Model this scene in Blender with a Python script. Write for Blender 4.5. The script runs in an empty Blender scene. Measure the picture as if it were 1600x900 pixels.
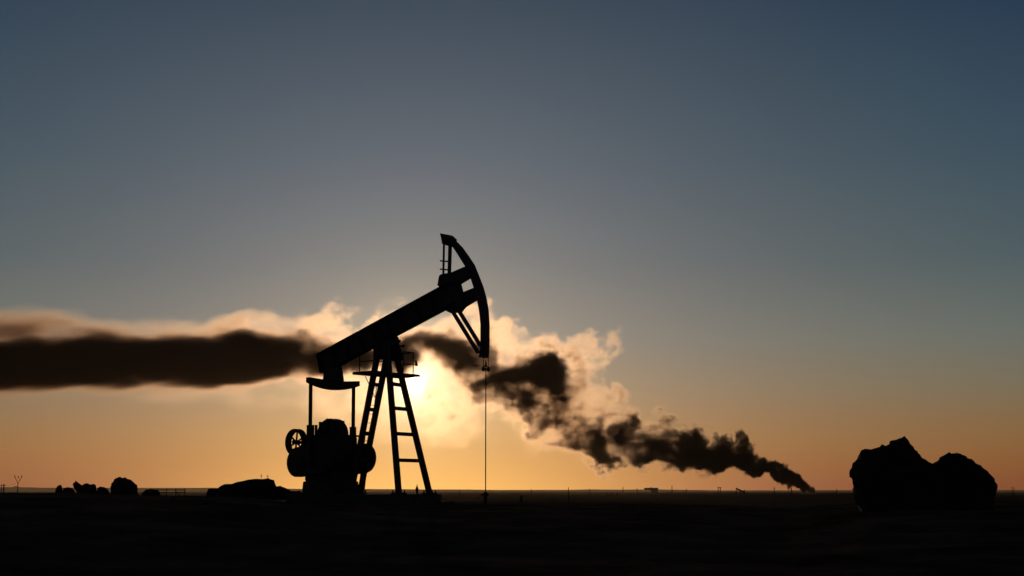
import bpy, bmesh, math, random
import numpy as np
from mathutils import Vector, Matrix, noise as mnoise

random.seed(7)
SC = bpy.context.scene
COL = SC.collection
R = math.radians

# ------------------------------------------------------------------ camera, sky, sun, exposure
EYE = 0.60                                    # eye height above the pad the pump jack stands on
LENS = 50.0
FPX = LENS / 36.0 * 1600.0                    # focal length in pixels of a 1600 px wide picture
HORIZON = 767.0
PITCH = math.atan((HORIZON - 450.0) / FPX)
cam_d = bpy.data.cameras.new('camera')
cam_d.lens = LENS
cam_d.sensor_width = 36.0
cam_d.clip_start = 0.1
cam_d.clip_end = 60000.0
cam = bpy.data.objects.new('camera', cam_d)
COL.objects.link(cam)
cam.location = (0, 0, EYE)
cam.rotation_euler = (R(90) + PITCH, 0, 0)
SC.camera = cam

SUN_DIR = Vector((-0.06719, 0.99499, 0.07406)).normalized()     # towards the sun
SUN_ELEV = math.asin(SUN_DIR.z)
SUN_AZ = math.atan2(SUN_DIR.x, SUN_DIR.y)

SC.view_settings.view_transform = 'Standard'
SC.view_settings.look = 'None'
SC.view_settings.exposure = 0.0
SC.view_settings.gamma = 1.0
SC.view_settings.use_curve_mapping = False
SC.render.engine = 'CYCLES'
cy = SC.cycles
cy.use_denoising = True
cy.max_bounces = 6
cy.diffuse_bounces = 2
cy.glossy_bounces = 2
cy.transmission_bounces = 2
cy.volume_bounces = 3
cy.transparent_max_bounces = 16
cy.volume_step_rate = 1.5
cy.volume_max_steps = 512
cy.sample_clamp_indirect = 4.0

sun_d = bpy.data.lights.new('sun', 'SUN')
sun_d.energy = 0.65
sun_d.angle = R(0.53)
sun_d.color = (1.0, 0.70, 0.42)
sun = bpy.data.objects.new('sun', sun_d)
COL.objects.link(sun)
sun.rotation_euler = (-SUN_DIR).to_track_quat('-Z', 'Y').to_euler()

# haze and smoke strengths (used by their materials further down)
HAZE_DENSITY = 3.4e-5


# sky brightness: by height above the horizon (0,1,2,4,6,9,13,20 degrees), then the glow terms round the sun
SKY = [[0.165, 0.012, 0.0], [0.208, 0.054, 0.0], [0.205, 0.100, 0.0241], [0.1403, 0.1321, 0.0881], [0.0938, 0.1314, 0.1283], [0.0421, 0.0857, 0.1117], [0.0194, 0.0566, 0.0997], [0.0, 0.0181, 0.0643], [0.02, 0.05, 0.0315], [0.03, 0.0409, 0.076], [0.3476, 0.2702, 0.12], [1.0, 0.5765, 0.04], [0.25, 0.055, 0.025]]


class NT:
    """small helper to wire node trees"""
    def __init__(self, tree):
        self.t = tree
        self.n = tree.nodes
        self.l = tree.links

    def node(self, kind, **kw):
        nd = self.n.new(kind)
        for k, v in kw.items():
            setattr(nd, k, v)
        return nd

    def put(self, sock, v):
        if isinstance(v, bpy.types.NodeSocket):
            self.l.new(v, sock)
        elif v is not None:
            sock.default_value = v

    def math(self, op, a, b=None, c=None, clamp=False):
        nd = self.node('ShaderNodeMath', operation=op, use_clamp=clamp)
        for i, v in enumerate((a, b, c)):
            if v is not None:
                self.put(nd.inputs[i], v)
        return nd.outputs[0]

    def vec(self, op, a, b=None, out=0):
        nd = self.node('ShaderNodeVectorMath', operation=op)
        self.put(nd.inputs[0], a)
        if b is not None:
            self.put(nd.inputs[1], b)
        return nd.outputs[out]


def build_world():
    w = bpy.data.worlds.new('World')
    SC.world = w
    w.use_nodes = True
    w.node_tree.nodes.clear()
    g = NT(w.node_tree)
    tc = g.node('ShaderNodeTexCoord').outputs['Generated']
    d = g.vec('NORMALIZE', tc)
    sep = g.node('ShaderNodeSeparateXYZ')
    g.put(sep.inputs[0], d)
    z = sep.outputs[2]
    el = g.math('MULTIPLY', g.math('ARCSINE', z), 180 / math.pi)
    el0 = g.math('MAXIMUM', el, 0.0)
    cosg = g.vec('DOT_PRODUCT', d, tuple(SUN_DIR), out=1)
    # angular distance from the sun in degrees
    ga = g.math('MULTIPLY', g.math('ARCCOSINE', g.math('MINIMUM', cosg, 1.0)), 180 / math.pi)
    # distance in azimuth, degrees
    flat = g.node('ShaderNodeCombineXYZ')
    g.put(flat.inputs[0], sep.outputs[0])
    g.put(flat.inputs[1], sep.outputs[1])
    fd = g.vec('NORMALIZE', flat.outputs[0])
    sh = Vector((SUN_DIR.x, SUN_DIR.y, 0)).normalized()
    cosa = g.vec('DOT_PRODUCT', fd, tuple(sh), out=1)
    az = g.math('MULTIPLY', g.math('ARCCOSINE', g.math('MINIMUM', cosa, 1.0)), 180 / math.pi)

    def gauss(x, s):
        q = g.math('DIVIDE', x, s)
        return g.math('EXPONENT', g.math('MULTIPLY', g.math('MULTIPLY', q, q), -1.0))

    def expo(x, s):
        return g.math('EXPONENT', g.math('DIVIDE', x, -s))

    def ramp(stops, fac):
        r = g.node('ShaderNodeValToRGB')
        r.color_ramp.interpolation = 'LINEAR'
        el_ = r.color_ramp.elements
        el_[0].position, el_[0].color = stops[0][0], (*stops[0][1], 1)
        el_[1].position, el_[1].color = stops[-1][0], (*stops[-1][1], 1)
        for p, c in stops[1:-1]:
            e = el_.new(p)
            e.color = (*c, 1)
        g.put(r.inputs[0], fac)
        return r.outputs[0]

    # the twilight band: brightness of the air by height above the horizon
    K = SKY
    stops = [(e, K[i]) for i, e in enumerate((0, 1, 2, 4, 6, 9, 13, 20))] + [(45, (0.008, 0.012, 0.026)), (90, (0.006, 0.009, 0.018))]
    base = ramp([(p / 90.0, c) for p, c in stops], g.math('DIVIDE', el0, 90.0))
    terms = [
        (gauss(ga, 26.0), K[8]),
        (gauss(ga, 11.0), K[9]),
        (expo(ga, 3.0), K[10]),
        (g.math('MULTIPLY', gauss(az, 9.0), expo(el0, 2.5)), K[11]),
        (g.math('MULTIPLY', gauss(az, 20.0), expo(el0, 8.0)), K[12]),
        (expo(ga, 0.7), (3.4, 2.6, 1.6)),                 # aureole
    ]
    disc = g.node('ShaderNodeMapRange', interpolation_type='SMOOTHSTEP')
    g.put(disc.inputs[0], ga)
    for i, v in ((1, 0.22), (2, 0.34), (3, 1.0), (4, 0.0)):
        disc.inputs[i].default_value = v
    terms.append((disc.outputs[0], (22.0, 16.0, 9.0)))      # the solar disc itself
    acc = base
    for fac, colr in terms:
        acc = g.vec('ADD', acc, g.vec('MULTIPLY', fac, colr))
    # the clear high sky behind and above the viewer
    sky = g.node('ShaderNodeTexSky', sky_type='NISHITA', sun_disc=False)
    sky.sun_elevation = SUN_ELEV
    sky.sun_rotation = SUN_AZ
    sky.dust_density = 2.0
    acc = g.vec('ADD', acc, g.vec('MULTIPLY', sky.outputs[0], (0.0002, 0.0002, 0.0002)))
    bg = g.node('ShaderNodeBackground')
    g.put(bg.inputs[0], acc)
    bg.inputs[1].default_value = 1.0
    out = g.node('ShaderNodeOutputWorld')
    g.l.new(bg.outputs[0], out.inputs[0])
    w.cycles.sampling_method = 'MANUAL'
    w.cycles.sample_map_resolution = 1024


build_world()


# ------------------------------------------------------------------ where a picture point lies in the world
def ray(u, v):
    x = (u - 800.0) / FPX
    y = (450.0 - v) / FPX
    return Vector((x, math.cos(PITCH) - y * math.sin(PITCH), math.sin(PITCH) + y * math.cos(PITCH)))


def at(u, v, dist):
    """point on the ray at the ground distance y = dist"""
    d = ray(u, v)
    d = d * (dist / d.y)
    return Vector((d.x, d.y, d.z + EYE))


# ------------------------------------------------------------------ materials
def mat(name, base, rough=0.9, spec=0.2, metal=0.0, scale=8.0, var=0.35, bump=0.3, bscale=None, col2=None):
    m = bpy.data.materials.new(name)
    m.use_nodes = True
    m.node_tree.nodes.clear()
    g = NT(m.node_tree)
    tc = g.node('ShaderNodeTexCoord').outputs['Object']
    nz = g.node('ShaderNodeTexNoise')
    nz.inputs['Scale'].default_value = scale
    nz.inputs['Detail'].default_value = 6
    nz.inputs['Roughness'].default_value = 0.65
    g.put(nz.inputs['Vector'], tc)
    rp = g.node('ShaderNodeValToRGB')
    c2 = col2 or tuple(c * (1 - var) for c in base)
    rp.color_ramp.elements[0].position = 0.35
    rp.color_ramp.elements[0].color = (*c2, 1)
    rp.color_ramp.elements[1].position = 0.65
    rp.color_ramp.elements[1].color = (*base, 1)
    g.put(rp.inputs[0], nz.outputs[0])
    b = g.node('ShaderNodeBsdfPrincipled')
    g.put(b.inputs['Base Color'], rp.outputs[0])
    b.inputs['Roughness'].default_value = rough
    b.inputs['Metallic'].default_value = metal
    b.inputs['Specular IOR Level'].default_value = spec
    if bump:
        n2 = g.node('ShaderNodeTexNoise')
        n2.inputs['Scale'].default_value = bscale or scale * 3
        n2.inputs['Detail'].default_value = 8
        g.put(n2.inputs['Vector'], tc)
        bp = g.node('ShaderNodeBump')
        bp.inputs['Strength'].default_value = bump
        bp.inputs['Distance'].default_value = 0.05
        g.put(bp.inputs['Height'], n2.outputs[0])
        g.put(b.inputs['Normal'], bp.outputs[0])
    o = g.node('ShaderNodeOutputMaterial')
    g.l.new(b.outputs[0], o.inputs[0])
    return m


M_SOIL = mat('dark_soil', (0.15, 0.092, 0.052), 1.0, 0.0, scale=0.4, var=0.75, bump=0.6, bscale=6)
M_ROCK = mat('dark_rock', (0.034, 0.030, 0.026), 1.0, 0.05, scale=1.8, var=0.5, bump=0.6, bscale=9)
M_STEEL = mat('oily_painted_steel', (0.035, 0.030, 0.026), 0.7, 0.25, scale=3.0, var=0.5, bump=0.15,
              col2=(0.030, 0.016, 0.009))
M_RUST = mat('rusty_steel', (0.060, 0.030, 0.016), 0.85, 0.15, scale=5.0, var=0.5, bump=0.2)
M_CONC = mat('oil_stained_concrete', (0.070, 0.062, 0.054), 0.95, 0.1, scale=2.0, var=0.5, bump=0.3)
M_WOOD = mat('weathered_wood', (0.060, 0.045, 0.032), 0.95, 0.05, scale=4.0, var=0.4, bump=0.3)
M_WALL = mat('far_building_wall', (0.16, 0.13, 0.11), 0.95, 0.05, scale=0.5, var=0.3, bump=0.0)
M_GRASS = mat('dry_grass', (0.070, 0.055, 0.030), 0.95, 0.0, scale=4.0, var=0.4, bump=0.0)


# ------------------------------------------------------------------ mesh helpers
def link(name, bm, m, parent=None, smooth=False, loc=None):
    me = bpy.data.meshes.new(name)
    bmesh.ops.recalc_face_normals(bm, faces=bm.faces[:])
    if smooth:
        for fc in bm.faces:
            fc.smooth = True
    bm.to_mesh(me)
    bm.free()
    me.materials.append(m)
    o = bpy.data.objects.new(name, me)
    COL.objects.link(o)
    if parent is not None:
        o.parent = parent
    if loc is not None:
        o.location = loc
    return o


def tag(o, label=None, cat=None, group=None, kind=None):
    if label:
        o['label'] = label
    if cat:
        o['category'] = cat
    if group:
        o['group'] = group
    if kind:
        o['kind'] = kind
    return o


def empty(name, loc, rz=0.0):
    o = bpy.data.objects.new(name, None)
    COL.objects.link(o)
    o.location = loc
    o.rotation_euler = (0, 0, rz)
    o.empty_display_size = 0.3
    return o


def add_bar(bm, a, b, w, h, up=(0, 0, 1)):
    """rectangular bar from a to b, w wide across, h along `up`"""
    a, b = Vector(a), Vector(b)
    t = (b - a).normalized()
    upv = Vector(up)
    s = t.cross(upv)
    if s.length < 1e-4:
        s = t.cross(Vector((0, 1, 0)))
    s.normalize()
    n = s.cross(t).normalized()
    vs = []
    for p in (a, b):
        for i, j in ((-1, -1), (1, -1), (1, 1), (-1, 1)):
            vs.append(bm.verts.new(p + s * (i * w / 2) + n * (j * h / 2)))
    q = [(0, 1, 2, 3), (7, 6, 5, 4)] + [(k, (k + 1) % 4 + 0, (k + 1) % 4 + 4, k + 4) for k in range(4)]
    for f_ in q:
        bm.faces.new([vs[i] for i in f_])


def add_ibeam(bm, a, b, w, h, up=(0, 0, 1), tf=0.03, tw=0.02):
    a, b = Vector(a), Vector(b)
    t = (b - a).normalized()
    s = t.cross(Vector(up)).normalized()
    n = s.cross(t).normalized()
    add_bar(bm, a + n * (h / 2 - tf / 2), b + n * (h / 2 - tf / 2), w, tf, up)
    add_bar(bm, a - n * (h / 2 - tf / 2), b - n * (h / 2 - tf / 2), w, tf, up)
    add_bar(bm, a, b, tw, h - 2 * tf, up)


def add_cyl(bm, a, b, r1, r2=None, seg=16, caps=True):
    a, b = Vector(a), Vector(b)
    r2 = r1 if r2 is None else r2
    t = (b - a).normalized()
    s = t.orthogonal().normalized()
    n = t.cross(s)
    rings = []
    for p, r in ((a, r1), (b, r2)):
        rings.append([bm.verts.new(p + (s * math.cos(k * 2 * math.pi / seg) + n * math.sin(k * 2 * math.pi / seg)) * r)
                      for k in range(seg)])
    for k in range(seg):
        bm.faces.new([rings[0][k], rings[0][(k + 1) % seg], rings[1][(k + 1) % seg], rings[1][k]])
    if caps:
        bm.faces.new(rings[0][::-1])
        bm.faces.new(rings[1])


def add_tube(bm, pts, r, seg=8):
    for i in range(len(pts) - 1):
        add_cyl(bm, pts[i], pts[i + 1], r, r, seg)


def add_prism(bm, poly, y0, y1):
    """closed (x, z) outline pushed from y0 to y1"""
    lo = [bm.verts.new((x, y0, z)) for x, z in poly]
    hi = [bm.verts.new((x, y1, z)) for x, z in poly]
    n = len(poly)
    bm.faces.new(lo)
    bm.faces.new(hi[::-1])
    for k in range(n):
        bm.faces.new([lo[k], hi[k], hi[(k + 1) % n], lo[(k + 1) % n]])


def add_box(bm, x0, x1, y0, y1, z0, z1):
    add_prism(bm, [(x0, z0), (x1, z0), (x1, z1), (x0, z1)], y0, y1)


def new():
    return bmesh.new()


# ------------------------------------------------------------------ ground
CREST = [(-900, 766), (-200, 769), (0, 770), (90, 771), (330, 776), (470, 781), (690, 786), (760, 785.5), (850, 786), (1000, 788),
         (1100, 791), (1220, 795), (1300, 790), (1345, 786), (1600, 783), (1800, 783), (2600, 780)]
CR_D = 54.0


def interp(tab, x):
    if x <= tab[0][0]:
        return tab[0][1]
    for (x0, a), (x1, b) in zip(tab, tab[1:]):
        if x <= x1:
            t = (x - x0) / (x1 - x0)
            t = t * t * (3 - 2 * t)
            return a + (b - a) * t
    return tab[-1][1]


PLAIN = -3.6


def ground_z(x, y):
    d = math.hypot(x, y)
    u = 800 + FPX * x / max(y, 0.2 * d + 0.1) if y > 0 else (3000 if x > 0 else -1500)
    zc = EYE - (interp(CREST, u) - HORIZON) / FPX * CR_D         # crest height
    znear = EYE - 1.28
    if d < 40:
        t = min(1, max(0, (d - 16) / 24))
        t = t * t * (3 - 2 * t)
        z = znear + (zc - 0.08 - znear) * t
    elif d < CR_D:
        t = (d - 40) / (CR_D - 40)
        z = zc - 0.08 * (1 - t)
    else:
        t = min(1, (d - CR_D) / 130.0)
        t = t * t * (3 - 2 * t)
        z = zc + (PLAIN - zc) * t
    a = 0.06 * min(1, d / 8)
    z += a * mnoise.noise((x * 0.35, y * 0.35, 0)) + 0.035 * mnoise.noise((x * 1.3, y * 1.3, 3.1))
    z += 0.012 * mnoise.noise((x * 5, y * 5, 9.1)) if d < 70 else 0
    if d > 200:
        z += 0.5 * mnoise.noise((x * 0.006, y * 0.006, 5.0)) * min(1, (d - 200) / 300)
    return z


def build_ground():
    bm = new()
    rad = [1.5]
    while rad[-1] < 13500:
        r = rad[-1]
        step = 0.02 if r < 70 else (0.03 if r < 250 else 0.06)
        rad.append(r * (1 + step))
    rows = []
    # fine in front of the viewer, coarse behind
    ang = []
    a = -180.0
    while a < 180:
        ang.append(a)
        a += 0.35 if abs(a + 0.1) < 28 else (2.0 if abs(a) < 60 else 5.0)
    for r in rad:
        row = []
        for a in ang:
            x, y = r * math.sin(R(a)), r * math.cos(R(a))
            row.append(bm.verts.new((x, y, ground_z(x, y))))
        rows.append(row)
    n = len(ang)
    for i in range(len(rows) - 1):
        for k in range(n):
            bm.faces.new([rows[i][k], rows[i][(k + 1) % n], rows[i + 1][(k + 1) % n], rows[i + 1][k]])
    bm.faces.new(rows[0])
    o = link('ground', bm, M_SOIL, smooth=True)
    tag(o, 'dark bare earth of the foreground and the plain running to the horizon', 'ground', kind='structure')


build_ground()


def build_hills():
    """very low ridges on the horizon"""
    bm = new()
    for dist, tab, seed in ((9500, [(-700, 5.5), (0, 5.6), (120, 4.8), (330, 4.6), (480, 3.2), (700, 2.2), (800, 1.5), (1000, 2.2), (1160, 0.8),
                                    (1320, 1.2), (1600, 1.4), (2300, 2.5)], 1.0),):
        fr, tp, bk = [], [], []
        for k in range(0, 301):
            u = -700 + 10 * k
            h = (interp(tab, u) + 0.5 * mnoise.noise((u * 0.02, seed, 0)) + 0.25 * mnoise.noise((u * 0.09, seed, 4))) / FPX * dist
            p = at(u, HORIZON, dist)
            fr.append(bm.verts.new((p.x * 0.9, p.y - 900, PLAIN - 1)))
            tp.append(bm.verts.new((p.x, p.y, EYE + max(h, 0.5))))
            bk.append(bm.verts.new((p.x * 1.1, p.y + 900, PLAIN - 1)))
        for k in range(300):
            bm.faces.new([fr[k], fr[k + 1], tp[k + 1], tp[k]])
            bm.faces.new([tp[k], tp[k + 1], bk[k + 1], bk[k]])
    o = link('hills', bm, M_SOIL, smooth=True)
    tag(o, 'faint low ridge along the horizon', 'hills', kind='structure')


build_hills()

# ------------------------------------------------------------------ the pump jack
PSI = R(40.0)
PD = 47.0
P0 = at(612, HORIZON, PD)
P0.z = 0.0
CX, SX = math.cos(PSI), math.sin(PSI)


def loc_on(u, v, Y):
    """picture point -> (X, Z) on the pump jack's plane y = Y (X runs along the beam, Y across it)"""
    d = ray(u, v)
    # plane normal (towards the far side) in world: (SX, CX, 0)
    o = Vector((0, 0, EYE)) - P0
    t = (Y - (o.x * SX + o.y * CX)) / (d.x * SX + d.y * CX)
    p = o + d * t
    return (p.x * CX - p.y * SX, p.z)


def L3(u, v, Y):
    x, z = loc_on(u, v, Y)
    return Vector((x, Y, z))


def poly_on(pts, Y):
    return [loc_on(u, v, Y) for u, v in pts]


pump = empty('pump_jack', P0, -PSI)
tag(pump, 'tall black pump jack in front of the low sun, horsehead raised at its right end', 'pump jack')


def build_pump():
    S = M_STEEL
    # ---- concrete foundation, two steps
    bm = new()
    xr, _ = loc_on(693, 783, 0.9)
    xu, zu = loc_on(678, 770.5, 0.76)
    zl = EYE - (783 - HORIZON) / FPX * PD
    add_box(bm, -4.2, xr, -1.5, 1.5, -0.55, zl)
    add_box(bm, -3.9, xu, -1.15, 1.15, zl, zu - 0.03)
    bmesh.ops.bevel(bm, geom=bm.edges[:], offset=0.025, segments=2, affect='EDGES')
    link('foundation', bm, M_CONC, pump)
    ztop = zu - 0.03
    # ---- walking beam: tail and head points in the plane y = 0
    tl = Vector((*loc_on(503, 568, 0),))
    hd = Vector((*loc_on(700, 462, 0),))
    T = Vector((tl.x, 0, tl.y))
    H = Vector((hd.x, 0, hd.y))
    bt = (H - T).normalized()
    bn = Vector((-bt.z, 0, bt.x))
    bm = new()
    add_ibeam(bm, T, H + bt * 0.25, 0.34, 0.71, up=bn, tf=0.035, tw=0.03)
    for k in range(1, 9):                                   # web stiffeners
        p = T + (H - T) * (k / 9.0)
        add_bar(bm, p - bn * 0.29, p + bn * 0.29, 0.018, 0.30, up=(0, 1, 0))
    # end plate
    add_bar(bm, T - bt * 0.02 - bn * 0.33, T - bt * 0.02 + bn * 0.33, 0.03, 0.34, up=(0, 1, 0))
    link('walking_beam', bm, S, pump)
    # ---- tail bearing and equalizer
    bm = new()
    x0, z0 = loc_on(521, 594, 0)
    x1, z1 = loc_on(521, 578, 0)
    add_prism(bm, [(x0 - 0.33, z0 - 0.04), (x0 + 0.33, z0 - 0.04), (x1 + 0.22, z1 - 0.02), (x1 + 0.16, z1 + 0.22), (x1 - 0.22, z1 + 0.22), (x1 - 0.24, z1)], -0.22, 0.22)
    bmesh.ops.bevel(bm, geom=bm.edges[:], offset=0.02, segments=1, affect='EDGES')
    link('tail_bearing', bm, S, pump)
    xe = x0
    ze = z0
    bm = new()
    prof = []
    for k in range(13):                                     # bellied lower flange
        y = -1.17 + 2.34 * k / 12
        prof.append((y, ze - 0.14 - 0.20 * (1 - (y / 1.17) ** 2)))
    top = [(1.17, ze + 0.03), (0.4, ze - 0.02), (-0.4, ze - 0.02), (-1.17, ze + 0.03)]
    ring = prof + top
    va = [bm.verts.new((xe - 0.09, y, z)) for y, z in ring]
    vb = [bm.verts.new((xe + 0.09, y, z)) for y, z in ring]
    bm.faces.new(va)
    bm.faces.new(vb[::-1])
    for k in range(len(ring)):
        j = (k + 1) % len(ring)
        bm.faces.new([va[k], va[j], vb[j], vb[k]])
    link('equalizer', bm, S, pump)
    # ---- pitman arms, cranks, counterweights
    gx, gz = loc_on(518, 719, 0)
    tilt = R(6)
    for sgn in (-1, 1):
        Yp = 1.09 * sgn
        u_t, v_t = ((485.5, 600) if sgn < 0 else (552.5, 604))
        u_b, v_b = ((484.3, 716) if sgn < 0 else (551.3, 716))
        pt = L3(u_t, v_t, Yp)
        pb = L3(u_b, v_b, Yp)
        mid = L3(u_b + 0.2, 664 if sgn < 0 else 667, Yp)
        bm = new()
        add_bar(bm, pb, pt, 0.095, 0.085, up=(1, 0, 0))
        link('pitman_arm', bm, S, pump)
        bm = new()
        add_bar(bm, pb - Vector((0, 0, 0.3)), mid, 0.16, 0.17, up=(1, 0, 0))
        add_cyl(bm, pb + Vector((0, -0.12, 0)), pb + Vector((0, 0.12, 0)), 0.19, seg=20)
        link('wrist_pin_bearing', bm, S, pump)
        # crank arm: oblong slab turning on the gearbox shaft
        ax = Vector((math.cos(tilt), 0, math.sin(tilt)))
        az_ = Vector((-math.sin(tilt), 0, math.cos(tilt)))
        c = Vector((gx, 0, gz))
        bm = new()
        y0, y1 = sorted((0.72 * sgn, 0.98 * sgn))
        out = []
        hl, rr = 0.72, 0.50
        for k in range(13):
            a = -math.pi / 2 + math.pi * k / 12
            out.append(c + ax * (hl + rr * math.cos(a)) + az_ * (rr * math.sin(a)))
        for k in range(13):
            a = math.pi / 2 + math.pi * k / 12
            out.append(c + ax * (-hl + rr * math.cos(a)) + az_ * (rr * math.sin(a)))
        add_prism(bm, [(p.x, p.z) for p in out], y0, y1)
        bmesh.ops.bevel(bm, geom=[e for e in bm.edges if abs(e.verts[0].co.y - e.verts[1].co.y) < 1e-4], offset=0.04, segments=2, affect='EDGES')
        crank = link('crank', bm, S, pump)
        for sx in (-1, 1):
            bm = new()
            p = c + ax * (sx * 0.72)
            yo = 0.98 * sgn
            add_cyl(bm, (p.x, yo, p.z), (p.x, yo + 0.05 * sgn, p.z), 0.40, 0.36, seg=28)
            for q in range(4):
                a = q * math.pi / 2 + 0.5
                add_cyl(bm, (p.x + 0.24 * math.cos(a), yo + 0.05 * sgn, p.z + 0.24 * math.sin(a)),
                        (p.x + 0.24 * math.cos(a), yo + 0.09 * sgn, p.z + 0.24 * math.sin(a)), 0.035, seg=8)
            link('counterweight', bm, S, crank)
    # ---- gearbox with domed cover
    bm = new()
    zb = ztop + 0.42
    ztop_g = loc_on(518, 668, 0)[1]
    add_box(bm, gx - 0.66, gx + 0.62, -0.62, 0.62, zb, ztop_g - 0.32)
    add_box(bm, gx - 0.72, gx + 0.68, -0.68, 0.68, ztop_g - 0.32, ztop_g - 0.26)
    bmesh.ops.bevel(bm, geom=bm.edges[:], offset=0.03, segments=2, affect='EDGES')
    gear = link('gear_box', bm, S, pump)
    bm = new()
    zd = ztop_g - 0.26
    dome = []
    for k in range(15):
        a = math.pi * k / 14
        dome.append((gx + 0.03 + 0.62 * math.cos(a), zd + 0.56 * math.sin(a)))
    add_prism(bm, dome, -0.22, 0.22)
    bmesh.ops.bevel(bm, geom=[e for e in bm.edges if abs(e.verts[0].co.y - e.verts[1].co.y) < 1e-4], offset=0.06, segments=2, affect='EDGES')
    for q in (-0.35, 0.0, 0.3):
        add_box(bm, gx + q - 0.04, gx + q + 0.04, -0.26, 0.26, zd, zd + 0.52 * math.sqrt(max(0, 1 - (q / 0.6) ** 2)) + 0.035)
    link('gear_cover', bm, S, gear)
    bm = new()
    add_cyl(bm, (gx, -0.72, gz), (gx, 0.72, gz), 0.16, seg=20)
    link('crank_shaft', bm, S, gear)
    for uu, vv in ((489, 664), (494, 664)):
        bm = new()
        p = L3(uu, 671, -0.5)
        q = L3(uu, vv, -0.5)
        add_cyl(bm, p - Vector((0, 0, 0.35)), q, 0.05, seg=10)
        link('breather_cap', bm, S, gear)
    # pedestal under the gearbox
    bm = new()
    add_prism(bm, [(gx - 0.80, ztop), (gx + 0.74, ztop), (gx + 0.70, zb), (gx - 0.74, zb)], -0.62, 0.62)
    bmesh.ops.bevel(bm, geom=bm.edges[:], offset=0.02, segments=1, affect='EDGES')
    link('pedestal', bm, S, pump)
    # three bolt heads on the inner pitman side
    # ---- belt sheave on the high speed shaft, with spokes
    Ys = -0.80
    c = L3(463, 691, Ys)
    rs = 0.455
    bm = new()
    seg = 40
    rings = []
    for (r, y) in ((rs, -0.11), (rs, 0.11), (rs - 0.085, 0.11), (rs - 0.085, -0.11)):
        rings.append([bm.verts.new((c.x + r * math.cos(2 * math.pi * k / seg), Ys + y, c.z + r * math.sin(2 * math.pi * k / seg))) for k in range(seg)])
    for i in range(4):
        for k in range(seg):
            bm.faces.new([rings[i][k], rings[i][(k + 1) % seg], rings[(i + 1) % 4][(k + 1) % seg], rings[(i + 1) % 4][k]])
    sheave = link('sheave', bm, S, pump)
    for k in range(6):
        bm = new()
        a = k * math.pi / 3 + 0.42
        dv = Vector((math.cos(a), 0, math.sin(a)))
        add_bar(bm, c + dv * 0.07, c + dv * (rs - 0.08), 0.04, 0.05, up=(0, 1, 0))
        link('spoke', bm, S, sheave)
    bm = new()
    add_cyl(bm, c + Vector((0, -0.14, 0)), c + Vector((0, 0.14, 0)), 0.075, seg=20)
    add_cyl(bm, c + Vector((0, 0.14, 0)), c + Vector((0, 0.7, 0)), 0.05, seg=12)
    link('hub', bm, S, sheave)
    # ---- samson post: four legs, cross bars
    legs = {
        'A': ((594.5, 530, -0.27), (549, 768, -0.27)),
        'B': ((609.5, 530, 0.27), (563.5, 766, 0.27)),
        'C': ((604.5, 534, -0.30), (622.8, 769, -0.76)),
        'D': ((614.0, 534, 0.30), (670.6, 769, 0.76)),
    }
    LP = {}
    for nm, ((u0, v0, ya), (u1, v1, yb)) in legs.items():
        a, b = L3(u0, v0, ya), L3(u1, v1, yb)
        k = (b.z - ztop) / (b.z - a.z) if abs(b.z - a.z) > 1e-6 else 0
        b = b + (a - b) * ((ztop - b.z) / (a.z - b.z))
        LP[nm] = (a, b)
        bm = new()
        add_bar(bm, b, a, 0.15, 0.15, up=(1, 0, 0))
        leg = link('leg', bm, S, pump)
        bm = new()
        add_box(bm, b.x - 0.18, b.x + 0.18, b.y - 0.18, b.y + 0.18, ztop, ztop + 0.045)
        for sx in (-1, 1):
            for sy in (-1, 1):
                add_cyl(bm, (b.x + sx * 0.13, b.y + sy * 0.13, ztop + 0.045), (b.x + sx * 0.13, b.y + sy * 0.13, ztop + 0.12), 0.025, seg=8)
        # gusset
        dv = (a - b).normalized()
        add_prism(bm, [(b.x - 0.16, ztop + 0.045), (b.x + 0.16, ztop + 0.045), (b.x + dv.x * 0.35 + 0.05, ztop + 0.34), (b.x + dv.x * 0.35 - 0.05, ztop + 0.34)], b.y - 0.012, b.y + 0.012)
        link('foot_plate', bm, S, leg)

    def on_leg(nm, v):
        a, b = LP[nm]
        lo, hi = 0.0, 1.0
        for _ in range(40):
            t = (lo + hi) / 2
            p = b + (a - b) * t
            w = Vector((p.x * CX + p.y * SX, -p.x * SX + p.y * CX, p.z)) + P0 - Vector((0, 0, EYE))
            yc = w.y * math.cos(PITCH) + w.z * math.sin(PITCH)
            zc = -w.y * math.sin(PITCH) + w.z * math.cos(PITCH)
            vv = 450 - FPX * zc / yc
            if vv > v:
                lo = t
            else:
                hi = t
        return b + (a - b) * t

    for pair, vs in ((('A', 'B'), (601, 640, 678, 718)), (('C', 'D'), (600, 638, 678, 719.5))):
        for v in vs:
            p, q = on_leg(pair[0], v - 0.6), on_leg(pair[1], v + 0.6)
            q.z = p.z
            bm = new()
            add_bar(bm, p, q, 0.115, 0.115, up=(0, 0, 1))
            link('cross_bar', bm, S, pump)
    # side bracing between the two faces
    # saddle: plates and bearing at the top
    bm = new()
    xa, za = loc_on(604, 532, 0)
    _, zlow = loc_on(604, 563, 0)
    lf = on_leg('A', 562).x
    rt = on_leg('C', 562).x
    ltop = on_leg('A', 532).x
    for sy in (-0.30, 0.30):
        r2 = on_leg('C', 562) if sy < 0 else on_leg('D', 562)
        yy0, yy1 = sy - 0.02, sy + 0.02
        add_prism(bm, [(lf - 0.06, zlow), (rt + 0.08, zlow), (xa + 0.26, za - 0.05), (xa + 0.14, za + 0.10), (xa - 0.14, za + 0.10), (xa - 0.26, za - 0.05)], yy0, yy1)
    add_box(bm, xa - 0.24, xa + 0.24, -0.33, 0.33, za - 0.14, za - 0.05)
    saddle = link('saddle', bm, S, pump)
    bm = new()
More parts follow.
